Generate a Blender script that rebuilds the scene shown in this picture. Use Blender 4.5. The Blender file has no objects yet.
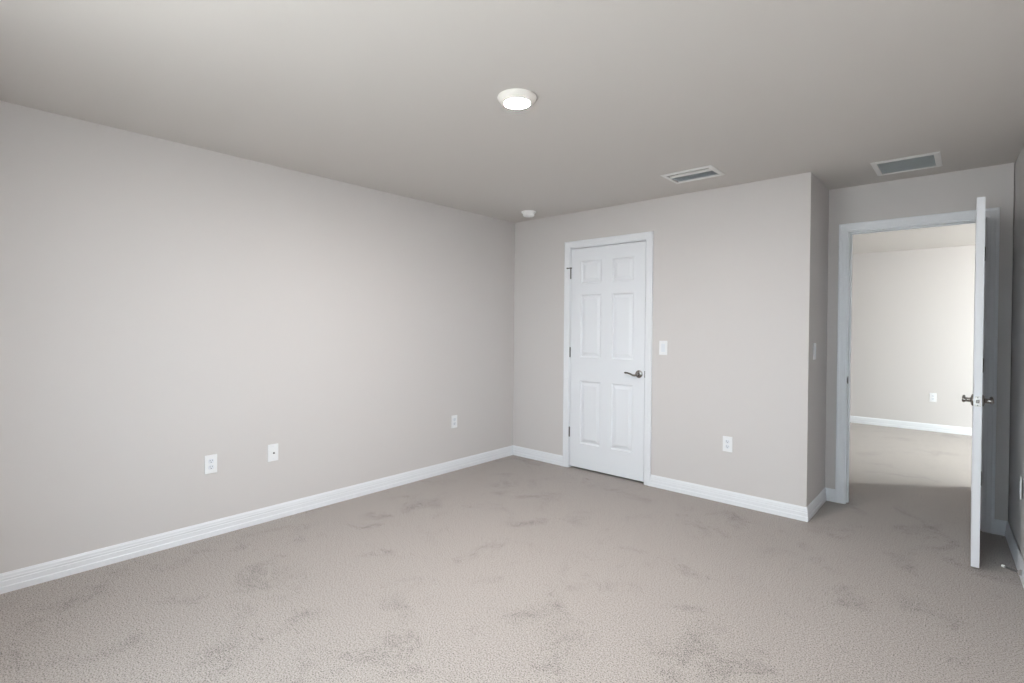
import bpy, bmesh, math, random
from mathutils import Vector, Matrix

S = bpy.context.scene
COL = S.collection
PI = math.pi

# ------------------------------------------------------------------ camera, world, exposure
CAM = Vector((3.5838, 0.0, 1.3432))
yaw, pitch, roll = -0.7271, -0.0100, 0.0080
fwd = Vector((math.sin(yaw) * math.cos(pitch), math.cos(yaw) * math.cos(pitch), math.sin(pitch)))
r0 = Vector((math.cos(yaw), -math.sin(yaw), 0))
u0 = r0.cross(fwd)
rt = r0 * math.cos(roll) + u0 * math.sin(roll)
up = rt.cross(fwd)
cd = bpy.data.cameras.new('camera')
cd.sensor_width = 36.0
cd.lens = 514.26 * 36.0 / 1024.0
cd.shift_y = -9.19 / 1024.0
cd.clip_start = 0.02
co = bpy.data.objects.new('camera', cd)
COL.objects.link(co)
co.matrix_world = Matrix(((rt.x, up.x, -fwd.x, CAM.x), (rt.y, up.y, -fwd.y, CAM.y), (rt.z, up.z, -fwd.z, CAM.z), (0, 0, 0, 1)))
S.camera = co

S.view_settings.view_transform = 'Standard'
S.view_settings.look = 'None'
S.view_settings.gamma = 1.0
S.view_settings.use_curve_mapping = False
S.view_settings.exposure = 0.0

# overcast daylight: a bright cool sky above, lit ground below the horizon
world = bpy.data.worlds.new('overcast_sky')
S.world = world
world.use_nodes = True
nt = world.node_tree
nt.nodes.clear()
wo = nt.nodes.new('ShaderNodeOutputWorld')
bg = nt.nodes.new('ShaderNodeBackground')
tc = nt.nodes.new('ShaderNodeTexCoord')
sx = nt.nodes.new('ShaderNodeSeparateXYZ')
mr = nt.nodes.new('ShaderNodeMapRange')
cr = nt.nodes.new('ShaderNodeValToRGB')
mr.inputs['From Min'].default_value = -1
mr.inputs['From Max'].default_value = 1
cr.color_ramp.elements[0].position = 0.40
cr.color_ramp.elements[0].color = (0.78, 0.79, 0.80, 1)
cr.color_ramp.elements[1].position = 0.52
cr.color_ramp.elements[1].color = (0.79, 0.90, 1.0, 1)
nt.links.new(tc.outputs['Generated'], sx.inputs[0])
nt.links.new(sx.outputs['Z'], mr.inputs['Value'])
nt.links.new(mr.outputs[0], cr.inputs[0])
nt.links.new(cr.outputs[0], bg.inputs['Color'])
bg.inputs['Strength'].default_value = 10.2
nt.links.new(bg.outputs[0], wo.inputs[0])

# ------------------------------------------------------------------ room measurements (metres)
H = 2.44
YF = 4.060       # wall with the closed door
XC = 2.746       # outer corner where that wall stops
YA = 4.674       # wall with the open doorway
XR = 3.788       # right wall at YA
SPLAY = 0.042    # right wall opens out slightly towards the camera
YB = -0.30       # wall behind the camera, with the windows
YN = 8.851       # far wall of the next room
XN0, XN1 = 0.6, 6.3
YJ = 6.05        # end of the short hall wall
T = 0.115

BACK_WINDOWS = [(1.45, 2.48), (2.58, 3.62)]
BACK_Z = (0.62, 2.10)
RIGHT_WINDOWS = []
RIGHT_Z = (0.62, 2.10)
SIDE_WINDOW = (6.55, 8.7)
SIDE_Z = (0.08, 2.32)

def portal(name, loc, rot, sx_, sy_):
    l = bpy.data.lights.new(name, 'AREA')
    l.shape = 'RECTANGLE'
    l.size, l.size_y = sx_, sy_
    l.cycles.is_portal = True
    o = bpy.data.objects.new(name, l)
    o.location = loc
    o.rotation_euler = rot
    COL.objects.link(o)
zc, zh = (BACK_Z[0] + BACK_Z[1]) / 2, BACK_Z[1] - BACK_Z[0]
for a, b in BACK_WINDOWS:
    portal('window_daylight', ((a + b) / 2, YB - T - 0.01, zc), (PI / 2, 0, PI), b - a, zh)
for a, b in RIGHT_WINDOWS:
    portal('window_daylight', (XR + SPLAY * (YA - (a + b) / 2) + T + 0.02, (a + b) / 2, zc), (PI / 2, 0, PI / 2), b - a, zh)
portal('window_daylight', (XN1 + T + 0.01, sum(SIDE_WINDOW) / 2, sum(SIDE_Z) / 2), (PI / 2, 0, PI / 2),
       SIDE_WINDOW[1] - SIDE_WINDOW[0], SIDE_Z[1] - SIDE_Z[0])

# ------------------------------------------------------------------ materials
def mat(name, col, rough=0.6, metal=0.0, spec=None):
    m = bpy.data.materials.new(name)
    m.use_nodes = True
    b = m.node_tree.nodes['Principled BSDF']
    b.inputs['Base Color'].default_value = (*col, 1)
    b.inputs['Roughness'].default_value = rough
    b.inputs['Metallic'].default_value = metal
    if spec is not None:
        b.inputs['Specular IOR Level'].default_value = spec
    return m

def noise_bump(m, scale, strength, dist, detail=3):
    n = m.node_tree
    b = n.nodes['Principled BSDF']
    c = n.nodes.new('ShaderNodeTexCoord')
    t = n.nodes.new('ShaderNodeTexNoise')
    t.inputs['Scale'].default_value = scale
    t.inputs['Detail'].default_value = detail
    p = n.nodes.new('ShaderNodeBump')
    p.inputs['Strength'].default_value = strength
    p.inputs['Distance'].default_value = dist
    n.links.new(c.outputs['Object'], t.inputs['Vector'])
    n.links.new(t.outputs['Fac'], p.inputs['Height'])
    n.links.new(p.outputs[0], b.inputs['Normal'])

M_WALL = mat('greige_wall_paint', (0.650, 0.623, 0.614), 0.75, spec=0.25)
noise_bump(M_WALL, 220, 0.10, 0.001)
M_CEIL = mat('greige_ceiling_paint', (0.63, 0.603, 0.58), 0.85, spec=0.15)
noise_bump(M_CEIL, 160, 0.15, 0.001)
M_TRIM = mat('white_trim_paint', (0.82, 0.84, 0.875), 0.38, spec=0.4)
M_DOOR = mat('white_door_paint', (0.81, 0.835, 0.875), 0.42, spec=0.4)
noise_bump(M_DOOR, 300, 0.04, 0.0005)
M_PLAST = mat('white_plastic', (0.86, 0.87, 0.89), 0.35)
M_INSERT = mat('cool_white_plastic', (0.78, 0.81, 0.86), 0.3)
M_DARK = mat('dark_slot', (0.03, 0.03, 0.035), 0.6)
M_NICKEL = mat('satin_nickel', (0.31, 0.295, 0.28), 0.24, 1.0)
M_BRIGHT = mat('bright_steel', (0.60, 0.585, 0.56), 0.3, 1.0)
M_HINGE = mat('hinge_nickel', (0.19, 0.19, 0.19), 0.38, 1.0)
M_LIGHT_RING = mat('white_enamel', (0.86, 0.84, 0.80), 0.4)
M_VENT = mat('white_powder_coat', (0.78, 0.78, 0.77), 0.45)
M_GALV = mat('duct_liner', (0.17, 0.185, 0.20), 0.7)
M_FILTER = mat('grey_filter', (0.60, 0.64, 0.655), 0.8)
M_LOUVRE = mat('cool_grey_louvre', (0.50, 0.54, 0.57), 0.5)
M_RUBBER = mat('white_rubber', (0.85, 0.85, 0.84), 0.5)
M_SMOKE = mat('detector_plastic', (0.92, 0.92, 0.92), 0.4)
M_VINYL = mat('white_vinyl', (0.8, 0.8, 0.8), 0.4)

def lit_lens(name, col, strength):
    m = mat(name, (0.9, 0.88, 0.84), 0.5)
    b = m.node_tree.nodes['Principled BSDF']
    b.inputs['Emission Color'].default_value = (*col, 1)
    b.inputs['Emission Strength'].default_value = strength
    return m
M_LENS = lit_lens('lit_lens', (1.0, 0.955, 0.915), 1360.0)
M_LENS_ADDED = lit_lens('added_lamp_lens', (0.97, 1.0, 0.94), 3000.0)  # for the unseen lamp added in the next room

M_GLASS = bpy.data.materials.new('window_glass')
M_GLASS.use_nodes = True
n_ = M_GLASS.node_tree
n_.nodes.clear()
o_ = n_.nodes.new('ShaderNodeOutputMaterial')
x_ = n_.nodes.new('ShaderNodeMixShader')
t_ = n_.nodes.new('ShaderNodeBsdfTransparent')
g_ = n_.nodes.new('ShaderNodeBsdfGlossy')
t_.inputs[0].default_value = (0.96, 0.98, 0.97, 1)
g_.inputs['Roughness'].default_value = 0.02
x_.inputs[0].default_value = 0.06
n_.links.new(t_.outputs[0], x_.inputs[1])
n_.links.new(g_.outputs[0], x_.inputs[2])
n_.links.new(x_.outputs[0], o_.inputs[0])

def carpet():
    m = mat('cut_pile_carpet', (0.4, 0.37, 0.34), 0.95, spec=0.05)
    n = m.node_tree
    N, L = n.nodes, n.links
    b = N['Principled BSDF']
    b.inputs['Sheen Weight'].default_value = 0.15
    c = N.new('ShaderNodeTexCoord')
    def noise(scale, detail, rough=0.55):
        t = N.new('ShaderNodeTexNoise')
        t.inputs['Scale'].default_value = scale
        t.inputs['Detail'].default_value = detail
        t.inputs['Roughness'].default_value = rough
        L.new(c.outputs['Object'], t.inputs['Vector'])
        return t
    def ramp(src, p0, c0, p1, c1):
        r = N.new('ShaderNodeValToRGB')
        r.color_ramp.elements[0].position = p0
        r.color_ramp.elements[0].color = (*c0, 1)
        r.color_ramp.elements[1].position = p1
        r.color_ramp.elements[1].color = (*c1, 1)
        L.new(src.outputs['Fac'], r.inputs[0])
        return r
    fine = noise(165, 2.5, 0.66)
    # pile pushed the other way: in tracked patches more of the dark tuft sides show
    patch = noise(3.1, 8, 0.70)
    patch.inputs['Distortion'].default_value = 0.5
    brk = noise(30, 4, 0.6)
    pr = ramp(patch, 0.33, (1, 1, 1), 0.47, (0, 0, 0))
    br = ramp(brk, 0.38, (1, 1, 1), 0.62, (0, 0, 0))
    def math_(op, a, bb):
        x = N.new('ShaderNodeMath')
        x.operation = op
        for i, q in enumerate((a, bb)):
            if isinstance(q, float):
                x.inputs[i].default_value = q
            else:
                L.new(q, x.inputs[i])
        return x.outputs[0]
    dark = math_('MULTIPLY', pr.outputs[0], math_('ADD', math_('MULTIPLY', br.outputs[0], 0.75), 0.25))
    lift = math_('SUBTRACT', fine.outputs['Fac'], math_('MULTIPLY', dark, 0.095))
    r = N.new('ShaderNodeValToRGB')
    for e, (p0, c0) in zip(r.color_ramp.elements, ((0.31, (0.09, 0.081, 0.076)), (0.66, (0.525, 0.475, 0.444)))):
        e.position = p0
        e.color = (*c0, 1)
    e = r.color_ramp.elements.new(0.46)
    e.color = (0.360, 0.326, 0.306, 1)
    L.new(lift, r.inputs[0])
    L.new(r.outputs[0], b.inputs['Base Color'])
    p = N.new('ShaderNodeBump')
    p.inputs['Strength'].default_value = 0.45
    p.inputs['Distance'].default_value = 0.003
    L.new(fine.outputs['Fac'], p.inputs['Height'])
    L.new(p.outputs[0], b.inputs['Normal'])
    return m
M_CARPET = carpet()

# ------------------------------------------------------------------ mesh helpers
def obj(name, bm, m, parent=None, smooth=False, loc=None, recalc=True):
    if recalc:
        bmesh.ops.recalc_face_normals(bm, faces=bm.faces[:])
    me = bpy.data.meshes.new(name)
    bm.to_mesh(me)
    bm.free()
    me.materials.append(m)
    if smooth:
        me.shade_smooth()
        me.set_sharp_from_angle(angle=math.radians(38))
    o = bpy.data.objects.new(name, me)
    COL.objects.link(o)
    if parent:
        o.parent = parent
    if loc:
        o.location = loc
    return o

def tag(o, label, cat, kind=None, group=None):
    o['label'] = label
    o['category'] = cat
    if kind:
        o['kind'] = kind
    if group:
        o['group'] = group
    return o

def thing(name, loc, label, cat, rotz=0.0, kind=None, group=None):
    o = bpy.data.objects.new(name, None)
    o.empty_display_size = 0.1
    COL.objects.link(o)
    o.location = loc
    o.rotation_euler = (0, 0, rotz)
    return tag(o, label, cat, kind, group)

def box(bm, a, b, bev=0.0, seg=2):
    v = [bm.verts.new((x, y, z)) for x in (a[0], b[0]) for y in (a[1], b[1]) for z in (a[2], b[2])]
    f = [(0, 1, 3, 2), (4, 6, 7, 5), (0, 4, 5, 1), (2, 3, 7, 6), (0, 2, 6, 4), (1, 5, 7, 3)]
    fs = [bm.faces.new([v[i] for i in q]) for q in f]
    if bev:
        es = list({e for q in fs for e in q.edges})
        bmesh.ops.bevel(bm, geom=es, offset=bev, segments=seg, profile=0.5, affect='EDGES')

def lathe(bm, prof, seg=40, mtx=None):
    """prof: (radius, height) from one end to the other, turned about Z"""
    rings = []
    for r, z in prof:
        if r < 1e-6:
            rings.append([bm.verts.new((0, 0, z))])
        else:
            rings.append([bm.verts.new((r * math.cos(2 * PI * k / seg), r * math.sin(2 * PI * k / seg), z)) for k in range(seg)])
    for A, B in zip(rings, rings[1:]):
        for k in range(seg):
            k2 = (k + 1) % seg
            if len(A) == 1 and len(B) == 1:
                continue
            if len(A) == 1:
                bm.faces.new((A[0], B[k], B[k2]))
            elif len(B) == 1:
                bm.faces.new((A[k], A[k2], B[0]))
            else:
                bm.faces.new((A[k], A[k2], B[k2], B[k]))
    if mtx is not None:
        vs = [v for R_ in rings for v in R_]
        bmesh.ops.transform(bm, matrix=mtx, verts=vs)

def tube(bm, pts, rad, seg=12, flat=1.0, closed_ends=True):
    """sweep along pts; rad per point; flat squashes the section along the second axis"""
    pts = [Vector(p) for p in pts]
    rings = []
    prev = None
    for i, p in enumerate(pts):
        d = (pts[min(i + 1, len(pts) - 1)] - pts[max(i - 1, 0)]).normalized()
        if prev is None:
            ref = Vector((0, 0, 1)) if abs(d.z) < 0.9 else Vector((1, 0, 0))
            n = (ref - d * ref.dot(d)).normalized()
        else:
            n = (prev - d * prev.dot(d)).normalized()
        prev = n
        q = d.cross(n)
        r = rad[i] if hasattr(rad, '__len__') else rad
        fl = flat[i] if hasattr(flat, '__len__') else flat
        rings.append([bm.verts.new(p + n * (r * math.cos(2 * PI * k / seg)) + q * (r * fl * math.sin(2 * PI * k / seg))) for k in range(seg)])
    for A, B in zip(rings, rings[1:]):
        for k in range(seg):
            bm.faces.new((A[k], A[(k + 1) % seg], B[(k + 1) % seg], B[k]))
    if closed_ends:
        bm.faces.new(rings[0][::-1])
        bm.faces.new(rings[-1])

def holed_slab(bm, u0, u1, v0, v1, holes, t0, t1, place):
    """panel in (u, v) from depth t0 to t1 with rectangular holes cut right through"""
    us = sorted({u0, u1, *[h for q in holes for h in q[0:2]]})
    vs = sorted({v0, v1, *[h for q in holes for h in q[2:4]]})
    def solid(i, j):
        if i < 0 or j < 0 or i >= len(us) - 1 or j >= len(vs) - 1:
            return False
        cu, cv = (us[i] + us[i + 1]) / 2, (vs[j] + vs[j + 1]) / 2
        return not any(q[0] < cu < q[1] and q[2] < cv < q[3] for q in holes)
    cache = {}
    def V(i, j, k):
        if (i, j, k) not in cache:
            cache[(i, j, k)] = bm.verts.new(place(us[i], vs[j], (t0, t1)[k]))
        return cache[(i, j, k)]
    for i in range(len(us) - 1):
        for j in range(len(vs) - 1):
            if not solid(i, j):
                continue
            for k in (0, 1):
                bm.faces.new((V(i, j, k), V(i + 1, j, k), V(i + 1, j + 1, k), V(i, j + 1, k)))
            if not solid(i - 1, j): bm.faces.new((V(i, j, 0), V(i, j + 1, 0), V(i, j + 1, 1), V(i, j, 1)))
            if not solid(i + 1, j): bm.faces.new((V(i + 1, j, 0), V(i + 1, j + 1, 0), V(i + 1, j + 1, 1), V(i + 1, j, 1)))
            if not solid(i, j - 1): bm.faces.new((V(i, j, 0), V(i + 1, j, 0), V(i + 1, j, 1), V(i, j, 1)))
            if not solid(i, j + 1): bm.faces.new((V(i, j + 1, 0), V(i + 1, j + 1, 0), V(i + 1, j + 1, 1), V(i, j + 1, 1)))

def sweep(bm, rows, cap=True):
    """rows: list of profile rings (same length), joined in order"""
    R_ = [[bm.verts.new(p) for p in r] for r in rows]
    n = len(rows[0])
    for A, B in zip(R_, R_[1:]):
        for k in range(n):
            bm.faces.new((A[k], A[(k + 1) % n], B[(k + 1) % n], B[k]))
    if cap:
        bm.faces.new(R_[0][::-1])
        bm.faces.new(R_[-1])

# ------------------------------------------------------------------ doors: sizes
D1 = dict(x0=0.726, x1=1.499, z0=0.019, z1=2.092)           # closed slab in the wall at YF
G1 = 0.004
D1H = (D1['x0'] - G1 - 0.018, D1['x1'] + G1 + 0.018, -0.01, D1['z1'] + 0.007 + 0.018)
D2J = (2.885, 3.656, 2.091)                                  # jamb faces of the open doorway
D2H = (D2J[0] - 0.018, D2J[1] + 0.018, -0.01, D2J[2] + 0.018)

# ceiling fixtures
V1 = (1.914, 2.276, 3.462, 3.732)      # supply register
V2 = (3.082, 3.436, 4.090, 4.455)      # return grille

# ------------------------------------------------------------------ the shell
def P_floor(u, v, t): return (u, v, t)
def P_y(u, v, t): return (u, t, v)
def P_x(u, v, t): return (t, u, v)

bm = bmesh.new()
box(bm, (-0.3, YB - 0.3, -0.12), (XN1 + 0.3, YN + 0.3, 0.0))
tag(obj('floor', bm, M_CARPET), 'beige cut pile carpet with darker tracked patches across both rooms', 'floor', 'structure')

bm = bmesh.new()
m_ = 0.028
holed_slab(bm, -0.3, XN1 + 0.3, YB - 0.3, YN + 0.3,
           [(V1[0] + m_, V1[1] - m_, V1[2] + m_, V1[3] - m_), (V2[0] + m_, V2[1] - m_, V2[2] + m_, V2[3] - m_)],
           H, H + 0.10, P_floor)
tag(obj('ceiling', bm, M_CEIL), 'flat greige painted ceiling with two air vents and a round lamp', 'ceiling', 'structure')

def wall(name, label, fn, m=M_WALL):
    bm = bmesh.new()
    fn(bm)
    return tag(obj(name, bm, m), label, 'wall', 'structure')

wall('wall_left', 'long greige wall on the left with three small white plates near the skirting',
     lambda bm: box(bm, (-T, YB - T, 0), (0, YA + T, H)))
wall('wall_far', 'greige wall around the closed white six panel door',
     lambda bm: holed_slab(bm, 0.0, XC, 0, H, [(D1H[0], D1H[1], -0.01, D1H[3])], YF, YF + T, P_y))
wall('wall_return', 'short greige return wall beside the doorway recess with one switch',
     lambda bm: box(bm, (XC - T, YF + T, 0), (XC, YA, H)))
wall('wall_doorway', 'greige wall around the open doorway at the end of the recess',
     lambda bm: holed_slab(bm, 0.0, XR, 0, H, [(D2H[0], D2H[1], -0.01, D2H[3])], YA, YA + T, P_y))
def P_r(u, v, t): return (XR + SPLAY * (YA - min(u, YA)) + t, u, v)
def w_right(bm):
    holed_slab(bm, YB - T, YA + T, 0, H, [(a, b, *RIGHT_Z) for a, b in RIGHT_WINDOWS], 0, T, P_r)
wall('wall_right', 'greige wall at the right edge behind the open door', w_right)
wall('wall_back', 'greige wall behind the camera with two windows',
     lambda bm: holed_slab(bm, 0.0, XR + SPLAY * (YA - YB), 0, H, [(a, b, *BACK_Z) for a, b in BACK_WINDOWS], YB - T, YB, P_y))
wall('wall_next_room', 'bright greige far wall of the room seen through the doorway',
     lambda bm: box(bm, (XN0 - T, YN, 0), (XN1 + T, YN + T, H)))
wall('wall_hall', 'greige hall wall beyond the doorway on its right',
     lambda bm: box(bm, (XR + 0.02, YA + T, 0), (XR + T + 0.02, YJ, H)))
wall('wall_hall_end', 'greige wall of the next room behind the hall wall',
     lambda bm: box(bm, (XR + T + 0.02, YJ - T, 0), (XN1, YJ, H)))
wall('wall_next_left', 'greige left wall of the next room',
     lambda bm: box(bm, (XN0 - T, YA + T, 0), (XN0, YN, H)))
wall('wall_next_right', 'greige right wall of the next room with a wide window',
     lambda bm: holed_slab(bm, YJ - T, YN, 0, H, [(*SIDE_WINDOW, *SIDE_Z)], XN1, XN1 + T, P_x))

# windows behind the camera and in the next room
def window(name, label, u0, u1, z0, z1, place, t):
    o = thing(name, (0, 0, 0), label, 'window', kind='structure')
    bm = bmesh.new()
    w = 0.045
    zm = (z0 + z1) / 2
    holed_slab(bm, u0, u1, z0, z1, [(u0 + w, u1 - w, z0 + w, zm - 0.02), (u0 + w, u1 - w, zm + 0.02, z1 - w)], t - 0.03, t + 0.03, place)
    obj('window_frame', bm, M_VINYL, o)
    for a, b in ((z0 + w, zm - 0.02), (zm + 0.02, z1 - w)):
        bm = bmesh.new()
        holed_slab(bm, u0 + w, u1 - w, a, b, [], t - 0.003, t + 0.003, place)
        obj('pane', bm, M_GLASS, o)
for i_, w_ in enumerate(BACK_WINDOWS):
    window('window_%d' % (i_ + 1), 'white framed window behind the camera ' + ('nearer the left wall', 'nearer the right wall')[i_ % 2], *w_, *BACK_Z, P_y, YB - T * 0.6)
window('window_3', 'white framed window in the right wall of the next room', *SIDE_WINDOW, *SIDE_Z, P_x, XN1 + T * 0.6)

# ------------------------------------------------------------------ skirting
BP = [(0, 0), (0.014, 0), (0.014, 0.030), (0.0112, 0.034), (0.0112, 0.058), (0.0092, 0.062), (0.0102, 0.070), (0.0085, 0.076),
      (0.0078, 0.086), (0.005, 0.092), (0.003, 0.098), (0, 0.098)]
def skirting(name, label, p0, p1, nrm, s0=0, s1=0):
    """p0->p1 along the wall foot, nrm into the room; s = +1 mitre pulled back, -1 pushed out, 0 square"""
    p0, p1, nrm = Vector((*p0, 0)), Vector((*p1, 0)), Vector((*nrm, 0)).normalized()
    d = (p1 - p0).normalized()
    bm = bmesh.new()
    sweep(bm, [[p0 + nrm * a + d * (a * s0) + Vector((0, 0, z)) for a, z in BP],
               [p1 + nrm * a - d * (a * s1) + Vector((0, 0, z)) for a, z in BP]])
    return tag(obj(name, bm, M_TRIM), label, 'baseboard', 'structure')
CW, CR = 0.060, 0.007            # casing width and reveal
c1 = (D1['x0'] - G1 - CR - CW, D1['x1'] + G1 + CR + CW)
c2 = (D2J[0] - CR - CW, D2J[1] + CR + CW)
skirting('baseboard_left', 'white baseboard along the foot of the long left wall', (0, YB), (0, YF), (1, 0), 1, 1)
skirting('baseboard_far', 'white baseboard between the left corner and the closed door', (0, YF), (c1[0], YF), (0, -1), 1, 0)
skirting('baseboard_corner', 'white baseboard from the closed door to the outer corner', (c1[1], YF), (XC, YF), (0, -1), 0, -1)
skirting('baseboard_return', 'white baseboard on the short return wall of the recess', (XC, YF), (XC, YA), (1, 0), -1, 1)
skirting('baseboard_doorway', 'short white baseboard left of the open doorway', (XC, YA), (c2[0], YA), (0, -1), 1, 0)
skirting('baseboard_nook', 'short shaded baseboard behind the open door', (c2[1], YA), (XR, YA), (0, -1), 0, 1)
skirting('baseboard_right', 'shaded white baseboard along the right wall', (XR, YA), (XR + SPLAY * (YA - YB), YB), (-1, -SPLAY), 1, 1)
skirting('baseboard_next_room', 'white baseboard along the far wall of the next room', (XN0, YN), (XN1, YN), (0, -1), 1, 1)

# ------------------------------------------------------------------ door casings and jambs
CP = [(0, 0), (0, 0.009), (0.004, 0.0115), (0.016, 0.0115), (0.019, 0.0135), (0.040, 0.0135), (0.044, 0.0165), (0.055, 0.0175), (CW, 0.015), (CW, 0)]
def casing_bm(x0, x1, z1, y, side):
    """inner edges x0, x1, z1; side -1 stands out towards -y, +1 towards +y"""
    bm = bmesh.new()
    rows = [[(x0 - a, y + side * d, 0.0) for a, d in CP], [(x0 - a, y + side * d, z1 + a) for a, d in CP],
            [(x1 + a, y + side * d, z1 + a) for a, d in CP], [(x1 + a, y + side * d, 0.0) for a, d in CP]]
    sweep(bm, rows)
    return bm
def jamb_bm(x0, x1, z1, y0, y1, stop_y):
    """18 mm lining of the opening with a stop strip"""
    bm = bmesh.new()
    box(bm, (x0 - 0.018, y0, 0), (x0, y1, z1 + 0.018))
    box(bm, (x1, y0, 0), (x1 + 0.018, y1, z1 + 0.018))
    box(bm, (x0, y0, z1), (x1, y1, z1 + 0.018))
    s = 0.011
    box(bm, (x0, stop_y, 0), (x0 + s, stop_y + 0.033, z1), 0.002)
    box(bm, (x1 - s, stop_y, 0), (x1, stop_y + 0.033, z1), 0.002)
    box(bm, (x0 + s, stop_y, z1 - s), (x1 - s, stop_y + 0.033, z1), 0.002)
    return bm

t1 = thing('trim_1', (0, 0, 0), 'white moulded casing around the closed six panel door', 'door trim', kind='structure')
jx0, jx1, jz = D1['x0'] - G1, D1['x1'] + G1, D1['z1'] + 0.007
obj('casing', casing_bm(jx0 - CR, jx1 + CR, jz + CR, YF, -1), M_TRIM, t1)
obj('jamb', jamb_bm(jx0, jx1, jz, YF, YF + T, YF + 0.042), M_TRIM, t1)
bm = bmesh.new()
box(bm, (jx1 - 0.0035, YF - 0.002, 0.918), (jx1 + 0.003, YF + 0.03, 0.976), 0.001)
obj('strike_plate', bm, M_HINGE, t1)

t2 = thing('trim_2', (0, 0, 0), 'white moulded casing around the open doorway to the next room', 'door trim', kind='structure')
obj('casing', casing_bm(D2J[0] - CR, D2J[1] + CR, D2J[2] + CR, YA, -1), M_TRIM, t2)
obj('casing', casing_bm(D2J[0] - CR, D2J[1] + CR, D2J[2] + CR, YA + T, 1), M_TRIM, t2)
obj('jamb', jamb_bm(D2J[0], D2J[1], D2J[2], YA, YA + T, YA + 0.042), M_TRIM, t2)
bm = bmesh.new()
box(bm, (D2J[0] - 0.001, YA + 0.006, 0.926), (D2J[0] + 0.002, YA + 0.032, 0.984), 0.0008)
tube(bm, [(D2J[0] + 0.001, YA + 0.006 - 0.006 * math.sin(a * PI / 16), 0.955 + 0.020 * math.cos(a * PI / 16)) for a in range(17)], 0.0042, 8)
obj('strike_plate', bm, M_HINGE, t2)

# ------------------------------------------------------------------ six panel slab
def six_panel_bm(w, h, t):
    """slab from x 0..w, y 0..t, z 0..h with raised panels moulded into both faces"""
    ux = [(0.110, 0.335), (0.449, 0.664)]
    k = h / 2.078
    vz = [(0.230 * k, 0.826 * k), (1.048 * k, 1.639 * k), (1.745 * k, 1.957 * k)]
    panels = [(a, b, c, d) for a, b in ux for c, d in vz]
    us = sorted({0, w, *[q for p in ux for q in p]})
    vs = sorted({0, h, *[q for p in vz for q in p]})
    bm = bmesh.new()
    for y, s in ((0.0, 1), (t, -1)):
        cache = {}
        def V(x, z):
            if (x, z) not in cache:
                cache[(x, z)] = bm.verts.new((x, y, z))
            return cache[(x, z)]
        for i in range(len(us) - 1):
            for j in range(len(vs) - 1):
                cu, cv = (us[i] + us[i + 1]) / 2, (vs[j] + vs[j + 1]) / 2
                if any(p[0] < cu < p[1] and p[2] < cv < p[3] for p in panels):
                    continue
                bm.faces.new((V(us[i], vs[j]), V(us[i + 1], vs[j]), V(us[i + 1], vs[j + 1]), V(us[i], vs[j + 1])))
        for a, b, c, d in panels:
            ring = [V(a, c), V(b, c), V(b, d), V(a, d)]
            for ins, dep in ((0.003, 0.0022), (0.008, 0.0085), (0.012, 0.0100), (0.020, 0.0100), (0.024, 0.0085), (0.044, 0.0022), (0.048, 0.0016)):
                nr = [bm.verts.new((x, y + s * dep, z)) for x, z in
                      ((a + ins, c + ins), (b - ins, c + ins), (b - ins, d - ins), (a + ins, d - ins))]
                for q in range(4):
                    bm.faces.new((ring[q], ring[(q + 1) % 4], nr[(q + 1) % 4], nr[q]))
                ring = nr
            bm.faces.new(ring)
    # rim: four edges of the slab
    def rim(pts):
        for (x0, z0), (x1, z1) in zip(pts, pts[1:]):
            A = [(x0, 0, z0), (x1, 0, z1), (x1, t, z1), (x0, t, z0)]
            bm.faces.new([bm.verts.new(p) for p in A])
    rim([(x, 0) for x in us]); rim([(x, h) for x in us]); rim([(0, z) for z in vs]); rim([(w, z) for z in vs])
    bmesh.ops.remove_doubles(bm, verts=bm.verts[:], dist=1e-5)
    return bm

def hinge_part(parent, x, y, z, leaf_dx, leaf_y):
    """knuckle barrel at x, y with its pin heads and the leaf edge in the gap"""
    bm = bmesh.new()
    lathe(bm, [(0, -0.049), (0.003, -0.049), (0.0045, -0.046), (0.0062, -0.045), (0.0062, -0.016), (0.0056, -0.0155), (0.0062, -0.015),
               (0.0062, 0.015), (0.0056, 0.0155), (0.0062, 0.016), (0.0062, 0.045), (0.0045, 0.046), (0.003, 0.049), (0, 0.049)], 16,
          Matrix.Translation((x, y, z)))
    box(bm, (min(x, x + leaf_dx), min(y, leaf_y), z - 0.045), (max(x, x + leaf_dx), max(y, leaf_y), z + 0.045))
    return obj('hinge', bm, M_HINGE, parent, True)

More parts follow.
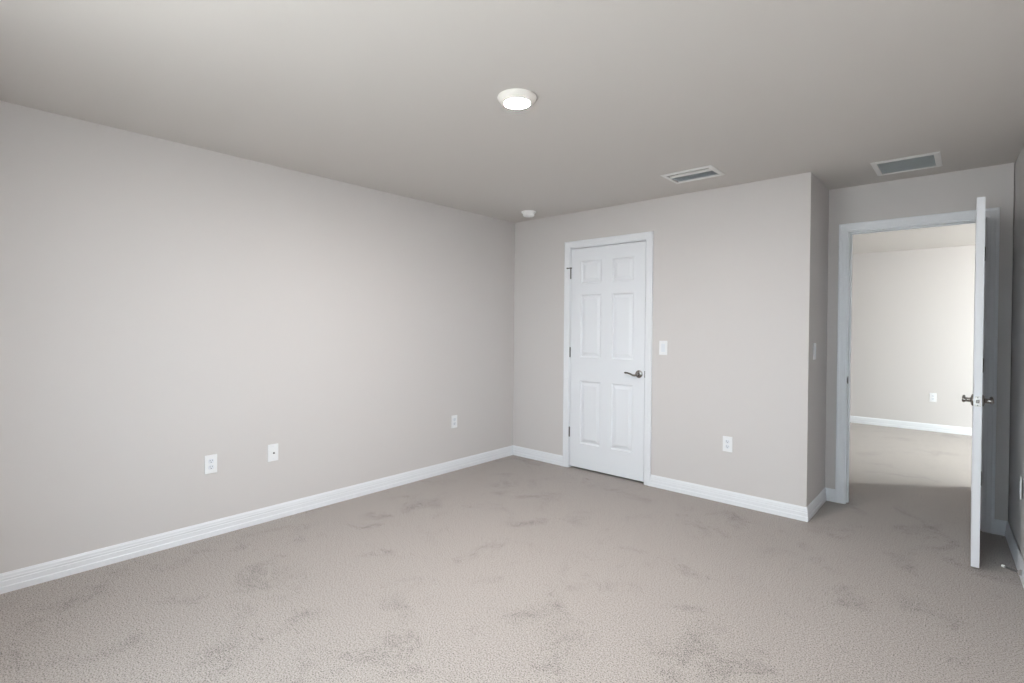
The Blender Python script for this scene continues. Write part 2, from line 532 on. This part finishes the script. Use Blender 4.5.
def lever_handle(parent, side, x, z, y, direction, m):
    """rose on the face at y (side -1 stands out to -y), wave lever running along x in `direction`"""
    M = Matrix.Translation((x, y, z)) @ Matrix.Rotation(PI / 2 if side < 0 else -PI / 2, 4, 'X')
    bm = bmesh.new()
    lathe(bm, [(0, 0), (0.0335, 0), (0.0335, 0.004), (0.031, 0.0075), (0.024, 0.0105), (0.015, 0.0125), (0.0125, 0.016), (0.0125, 0.030),
               (0.0135, 0.034), (0.0135, 0.044), (0.011, 0.0485), (0, 0.0495)], 36, M)
    h = obj('door_handle', bm, m, parent, True)
    bm = bmesh.new()
    pts, rad, fl = [], [], []
    n = 22
    for i in range(n + 1):
        s = i / n
        px = -0.004 + 0.127 * s
        pz = -0.004 - 0.0065 * math.sin(min(s * 2.1, 1) * PI) + 0.0115 * (0.5 - 0.5 * math.cos(PI * min(max((s - 0.30) / 0.5, 0), 1)))
        py = 0.040 + 0.004 * math.sin(PI * s)
        pts.append((x + direction * px, y + side * py, z + pz))
        r = 0.0105 - 0.0050 * math.sin(PI * min(s / 0.75, 1)) if s < 0.75 else 0.0105 - 0.0035 + 0.0015 * math.sin(PI * (s - .75) / .25)
        if s > 0.93:
            r *= 1 - 0.45 * ((s - 0.93) / 0.07) ** 2
        if s <= 0.75:
            r = 0.0105 - 0.0035 * min(s / 0.45, 1)
        rad.append(r)
        fl.append(1.0 - 0.15 * s)
    tube(bm, pts, rad, 14, fl)
    obj('lever', bm, m, h, True)
    return h

# closed door
w1, h1 = D1['x1'] - D1['x0'], D1['z1'] - D1['z0']
d1 = thing('door_1', (D1['x0'], YF + 0.002, D1['z0']), 'closed white six panel door with a lever handle in the far wall', 'door', kind='structure')
obj('door_slab', six_panel_bm(w1, h1, 0.035), M_DOOR, d1)
hz = [1.857, 1.108, 0.345]
for i, z in enumerate(hz):
    hg = hinge_part(d1, -G1 / 2, -0.008, z - D1['z0'], 0.0, 0.02)
    if i == 0:
        bm = bmesh.new()   # hinge pin stop: a little bent arm with two bumpers
        zz = z - D1['z0'] + 0.056
        lathe(bm, [(0, -0.008), (0.0095, -0.008), (0.0105, -0.004), (0.0105, 0.003), (0.007, 0.006), (0, 0.006)], 16, Matrix.Translation((-G1 / 2, -0.009, zz)))
        tube(bm, [(-G1 / 2, -0.010, zz), (-0.018, -0.014, zz), (-0.026, -0.016, zz - 0.001), (-0.034, -0.016, zz - 0.001)], [0.0055, 0.005, 0.005, 0.005], 10)
        tube(bm, [(-0.032, -0.016, zz - 0.001), (-0.042, -0.016, zz - 0.001)], [0.007, 0.007], 12)
        tube(bm, [(-G1 / 2, -0.010, zz), (0.012, -0.020, zz - 0.001), (0.020, -0.022, zz - 0.002)], [0.004, 0.0035, 0.0045], 10)
        sp = obj('hinge_pin_stop', bm, M_HINGE, hg, True)
lever_handle(d1, -1, 1.448 - D1['x0'], 0.945 - D1['z0'], 0.0, -1, M_NICKEL)

# open bedroom door: slab local x runs from the hinge, swung a quarter turn into the room
W2, H2 = 0.764, 2.074
d2 = thing('door_2', (3.641, 4.647, 0.016), 'white six panel door standing open, seen edge on', 'door', rotz=-PI / 2, kind='structure')
# local: x from hinge (0) to free edge (W2) -> world -y ; local y (0..t) -> world +x... kept within -0.036..0
slab = obj('door_slab', six_panel_bm(W2, H2, 0.036), M_DOOR, d2, loc=(0, -0.036, 0))
for z in (1.857, 1.112, 0.355):
    hinge_part(d2, -0.010, 0.010, z - 0.016, 0.014, 0.0)
lever_handle(d2, 1, W2 - 0.068, 0.948 - 0.016, 0.0, -1, M_NICKEL)
lever_handle(d2, -1, W2 - 0.068, 0.948 - 0.016, -0.036, -1, M_NICKEL)
bm = bmesh.new()
zc_ = 0.948 - 0.016
box(bm, (W2 - 0.001, -0.031, zc_ - 0.0285), (W2 + 0.0012, -0.005, zc_ + 0.0285), 0.0006)
lp = obj('latch_plate', bm, M_BRIGHT, d2)
bm = bmesh.new()
box(bm, (W2, -0.0255, zc_ - 0.010), (W2 + 0.011, -0.0105, zc_ + 0.010), 0.002)
obj('latch_bolt', bm, M_NICKEL, lp)
bm = bmesh.new()
for s in (-1, 1):
    lathe(bm, [(0, 0), (0.0035, 0), (0.003, 0.0012), (0, 0.0015)], 14, Matrix.Translation((W2 + 0.001, -0.018, zc_ + s * 0.0215)) @ Matrix.Rotation(PI / 2, 4, 'Y'))
obj('screw', bm, M_HINGE, lp)

# ------------------------------------------------------------------ round ceiling lamp
def ceiling_lamp(loc, label, lens, drop=0.0):
    lt = thing('ceiling_light', loc, label, 'light')
    bm = bmesh.new()
    lathe(bm, [(0.050, -0.0005), (0.0925, -0.0005), (0.0935, -0.005), (0.091, -0.011), (0.080, -0.024), (0.068, -0.0305), (0.0605, -0.032), (0.0585, -0.029), (0.0585, -0.020), (0.050, -0.018)], 64)
    obj('trim_ring', bm, M_LIGHT_RING, lt, True)
    bm = bmesh.new()
    lathe(bm, [(0.058, -0.022), (0.058, -0.0295), (0.053, -0.0322), (0.042, -0.0338 - drop * 0.6), (0.024, -0.0348 - drop * 0.9), (0, -0.035 - drop)], 64)
    obj('lens', bm, lens, lt, True)
ceiling_lamp((1.958, 1.850, H), 'round white flush ceiling lamp, lit, in the middle of the bedroom ceiling', M_LENS)
ceiling_lamp((5.45, 7.20, H), 'added round ceiling lamp, lit and out of sight, brightening the next room', M_LENS_ADDED, 0.026)  # added lamp, never in view, put in to brighten the next room

# ------------------------------------------------------------------ smoke detector
sd = thing('smoke_detector', (0.444, 3.754, H), 'small round white smoke detector on the ceiling near the left corner', 'smoke detector')
bm = bmesh.new()
lathe(bm, [(0, -0.0005), (0.069, -0.0005), (0.070, -0.004), (0.069, -0.011), (0.066, -0.013), (0, -0.013)], 48)
obj('base_plate', bm, M_SMOKE, sd, True)
bm = bmesh.new()
lathe(bm, [(0, -0.013), (0.050, -0.013), (0.050, -0.019), (0.054, -0.020), (0.054, -0.036), (0.050, -0.043), (0.040, -0.046), (0.018, -0.047), (0.016, -0.049), (0, -0.049)], 48)
obj('sensor_body', bm, M_SMOKE, sd, True)

# ------------------------------------------------------------------ ceiling vents
def vent_frame(x0, x1, y0, y1, m, drop):
    """bevelled flange ring hanging under the ceiling"""
    bm = bmesh.new()
    rings = []
    for ins, z in ((0, H - 0.0005), (0, H - 0.003), (0.004, H - drop * 0.6), (0.012, H - drop), (m - 0.003, H - drop), (m, H - drop + 0.002), (m, H + 0.012), (m - 0.002, H + 0.012)):
        rings.append([bm.verts.new(p) for p in ((x0 + ins, y0 + ins, z), (x1 - ins, y0 + ins, z), (x1 - ins, y1 - ins, z), (x0 + ins, y1 - ins, z))])
    for A, B in zip(rings, rings[1:]):
        for k in range(4):
            bm.faces.new((A[k], A[(k + 1) % 4], B[(k + 1) % 4], B[k]))
    return bm
def blade(bm, x0, x1, y, z, w, ang, t=0.0014, curve=0.0):
    """thin blade running along x, tilted by ang about x, optionally bowed"""
    n = 6
    top, bot = [], []
    for i in range(n + 1):
        s = i / n - 0.5
        ly, lz = s * w, curve * (1 - 4 * s * s)
        for lst, o in ((top, t / 2), (bot, -t / 2)):
            yy, zz = ly, lz + o
            lst.append((y + yy * math.cos(ang) - zz * math.sin(ang), z + yy * math.sin(ang) + zz * math.cos(ang)))
    ring = top + bot[::-1]
    sweep(bm, [[(x0, a, b) for a, b in ring], [(x1, a, b) for a, b in ring]])
def duct(bm, x0, x1, y0, y1, z1):
    A = [bm.verts.new(p) for p in ((x0, y0, H + 0.012), (x1, y0, H + 0.012), (x1, y1, H + 0.012), (x0, y1, H + 0.012))]
    B = [bm.verts.new((v.co.x, v.co.y, z1)) for v in A]
    for k in range(4):
        bm.faces.new((A[k], A[(k + 1) % 4], B[(k + 1) % 4], B[k]))
    bm.faces.new(B)

sv = thing('supply_vent', (0, 0, 0), 'white louvred supply vent on the ceiling with a bright slanted blade', 'vent')
obj('frame', vent_frame(*V1, 0.030, 0.009), M_VENT, sv)
bm = bmesh.new()
xi0, xi1, yi0, yi1 = V1[0] + 0.030, V1[1] - 0.030, V1[2] + 0.030, V1[3] - 0.030
# deflector blade along the near side, leaning the other way
blade(bm, xi0 + 0.003, xi1 - 0.003, yi0 + 0.064, H - 0.001, 0.021, math.radians(-36), 0.0016, -0.002)
obj('deflector', bm, M_VENT, sv, True)
bm = bmesh.new()
for k in range(7):
    blade(bm, xi0 + 0.003, xi1 - 0.003, yi0 + 0.090 + k * 0.0188, H + 0.002, 0.021, math.radians(24), 0.0012, 0.002)
obj('louvres', bm, M_LOUVRE, sv, True)
bm = bmesh.new()
duct(bm, xi0 - 0.002, xi1 + 0.002, yi0 - 0.002, yi1 + 0.002, H + 0.09)
obj('duct', bm, M_GALV, sv)

rv = thing('return_vent', (0, 0, 0), 'grey return air grille on the ceiling in front of the open doorway', 'vent')
obj('frame', vent_frame(*V2, 0.032, 0.008), M_VENT, rv)
bm = bmesh.new()
xi0, xi1, yi0, yi1 = V2[0] + 0.032, V2[1] - 0.032, V2[2] + 0.032, V2[3] - 0.032
for k in range(22):
    blade(bm, xi0 + 0.001, xi1 - 0.001, yi0 + 0.008 + k * 0.0136, H - 0.0005, 0.013, math.radians(38), 0.0010, 0.0)
obj('louvres', bm, M_FILTER, rv)
bm = bmesh.new()
duct(bm, xi0 - 0.002, xi1 + 0.002, yi0 - 0.002, yi1 + 0.002, H + 0.09)
obj('duct', bm, M_GALV, rv)

# ------------------------------------------------------------------ wall plates (built facing -y, centred on x, back on y = 0)
def plate_bm(w=0.072, h=0.117):
    bm = bmesh.new()
    box(bm, (-w / 2, -0.0062, -h / 2), (w / 2, -0.0003, h / 2), 0.0022, 2)
    return bm
def screws(parent, zs):
    for z in zs:
        bm = bmesh.new()
        lathe(bm, [(0, 0), (0.0034, 0), (0.003, 0.0009), (0, 0.0012)], 16, Matrix.Translation((0, -0.0062, z)) @ Matrix.Rotation(PI / 2, 4, 'X'))
        obj('screw', bm, M_INSERT, parent, True)
def receptacle(parent, z, cat_slot=True):
    bm = bmesh.new()
    pts = []
    for k in range(32):
        a = 2 * PI * k / 32
        pts.append((0.0172 * math.cos(a), max(-0.0142, min(0.0142, 0.0172 * math.sin(a)))))
    sweep(bm, [[(x, -0.006, z + q) for x, q in pts], [(x, -0.0078, z + q) for x, q in pts], [(x * 0.95, -0.0083, z + q * 0.95) for x, q in pts]])
    r = obj('receptacle', bm, M_INSERT, parent)
    bm = bmesh.new()
    box(bm, (-0.0075, -0.0087, z + 0.000), (-0.0055, -0.008, z + 0.009))
    box(bm, (0.0055, -0.0087, z + 0.001), (0.0075, -0.008, z + 0.008))
    lathe(bm, [(0, 0), (0.0027, 0), (0.0027, 0.0007), (0, 0.0007)], 14, Matrix.Translation((0, -0.008, z - 0.0065)) @ Matrix.Rotation(PI / 2, 4, 'X'))
    obj('slots', bm, M_DARK, r)
def outlet(loc, rotz, label):
    o = thing('power_outlet', loc, label, 'outlet', rotz, group='wall outlets')
    obj('cover_plate', plate_bm(), M_PLAST, o)
    receptacle(o, 0.0195)
    receptacle(o, -0.0195)
    screws(o, [0.0])
    return o
def rocker(loc, rotz, label, tilt):
    o = thing('light_switch', loc, label, 'switch', rotz, group='rocker light switches')
    obj('cover_plate', plate_bm(0.072, 0.118), M_PLAST, o)
    bm = bmesh.new()
    holed_slab(bm, -0.0175, 0.0175, -0.0345, 0.0345, [(-0.0158, 0.0158, -0.0328, 0.0328)], -0.0075, -0.006, P_y)
    obj('bezel', bm, M_INSERT, o)
    bm = bmesh.new()
    s = [(-0.0055, 0.0325), (-0.0062 - 0.0035 * tilt, 0.0325), (-0.0078, 0.0), (-0.0062 - 0.0035 * (1 - tilt), -0.0325), (-0.0055, -0.0325)]
    sweep(bm, [[(-0.0155, y, z) for y, z in s], [(0.0155, y, z) for y, z in s]])
    obj('rocker', bm, M_INSERT, o)
    screws(o, [0.0485, -0.0485])
    return o

RL = PI / 2          # plate facing +x (on the left wall)
outlet((0, 1.1645, 0.4605), RL, 'white outlet plate on the left wall nearest the camera, two dark holes')
cx = thing('coax_plate', (0, 1.5535, 0.4645), 'white cable plate on the left wall with one dark round jack', 'wall plate', RL)
obj('cover_plate', plate_bm(), M_PLAST, cx)
bm = bmesh.new()
Mx = Matrix.Translation((0.004, -0.006, -0.003)) @ Matrix.Rotation(PI / 2, 4, 'X')
lathe(bm, [(0, 0), (0.0062, 0), (0.0062, 0.002), (0.0048, 0.0025), (0.0048, 0.009), (0.003, 0.009), (0.003, 0.004), (0, 0.004)], 18, Mx)
obj('coax_jack', bm, M_HINGE, cx, True)
screws(cx, [0.042, -0.042])
outlet((0, 3.2245, 0.4585), RL, 'white outlet plate on the left wall near the far corner')
outlet((2.2035, YF, 0.457), 0, 'white outlet plate on the far wall between the closed door and the outer corner')
outlet((3.2305, YN, 0.452), 0, 'white outlet plate on the far wall of the next room, seen through the doorway')
rocker((1.6705, YF, 1.1805), 0, 'white rocker switch beside the lever handle of the closed door', 0)
rocker((XC, 4.228, 1.186), RL, 'shaded rocker switch on the short return wall by the doorway', 1)
yr = 4.063
outlet((XR + SPLAY * (YA - yr), yr, 0.463), -PI / 2 - math.atan(SPLAY), 'shaded outlet plate on the right wall at the picture edge')

# ------------------------------------------------------------------ spring door stop on the right skirting
base = Vector((XR - 0.0142 + SPLAY * (YA - 3.872), 3.872, 0.048))
tip = Vector((3.733, 3.918, 0.048))
L_ = (tip - base).length
ds = thing('door_stop', base, 'small spring door stop with white tip on the right baseboard', 'door stop')
ax = (tip - base).normalized()
q_ = ax.to_track_quat('Z', 'Y').to_matrix().to_4x4()
bm = bmesh.new()
lathe(bm, [(0, -0.001), (0.015, -0.001), (0.015, 0.004), (0.011, 0.008), (0.0075, 0.010), (0.006, 0.016), (0, 0.016)], 24, q_)
obj('mount', bm, M_BRIGHT, ds, True)
bm = bmesh.new()
n = 14 * 16
tube(bm, [q_ @ Vector(((0.0058 - 0.0008 * i / n) * math.cos(2 * PI * i / 16), (0.0058 - 0.0008 * i / n) * math.sin(2 * PI * i / 16), 0.008 + (L_ - 0.020) * i / n)) for i in range(n + 1)], 0.0013, 6)
obj('spring', bm, M_HINGE, ds, True)
bm = bmesh.new()
lathe(bm, [(0, L_ - 0.015), (0.0068, L_ - 0.015), (0.0075, L_ - 0.012), (0.0075, L_ - 0.003), (0.006, L_), (0, L_ + 0.0005)], 24, q_)
obj('rubber_tip', bm, M_RUBBER, ds, True)
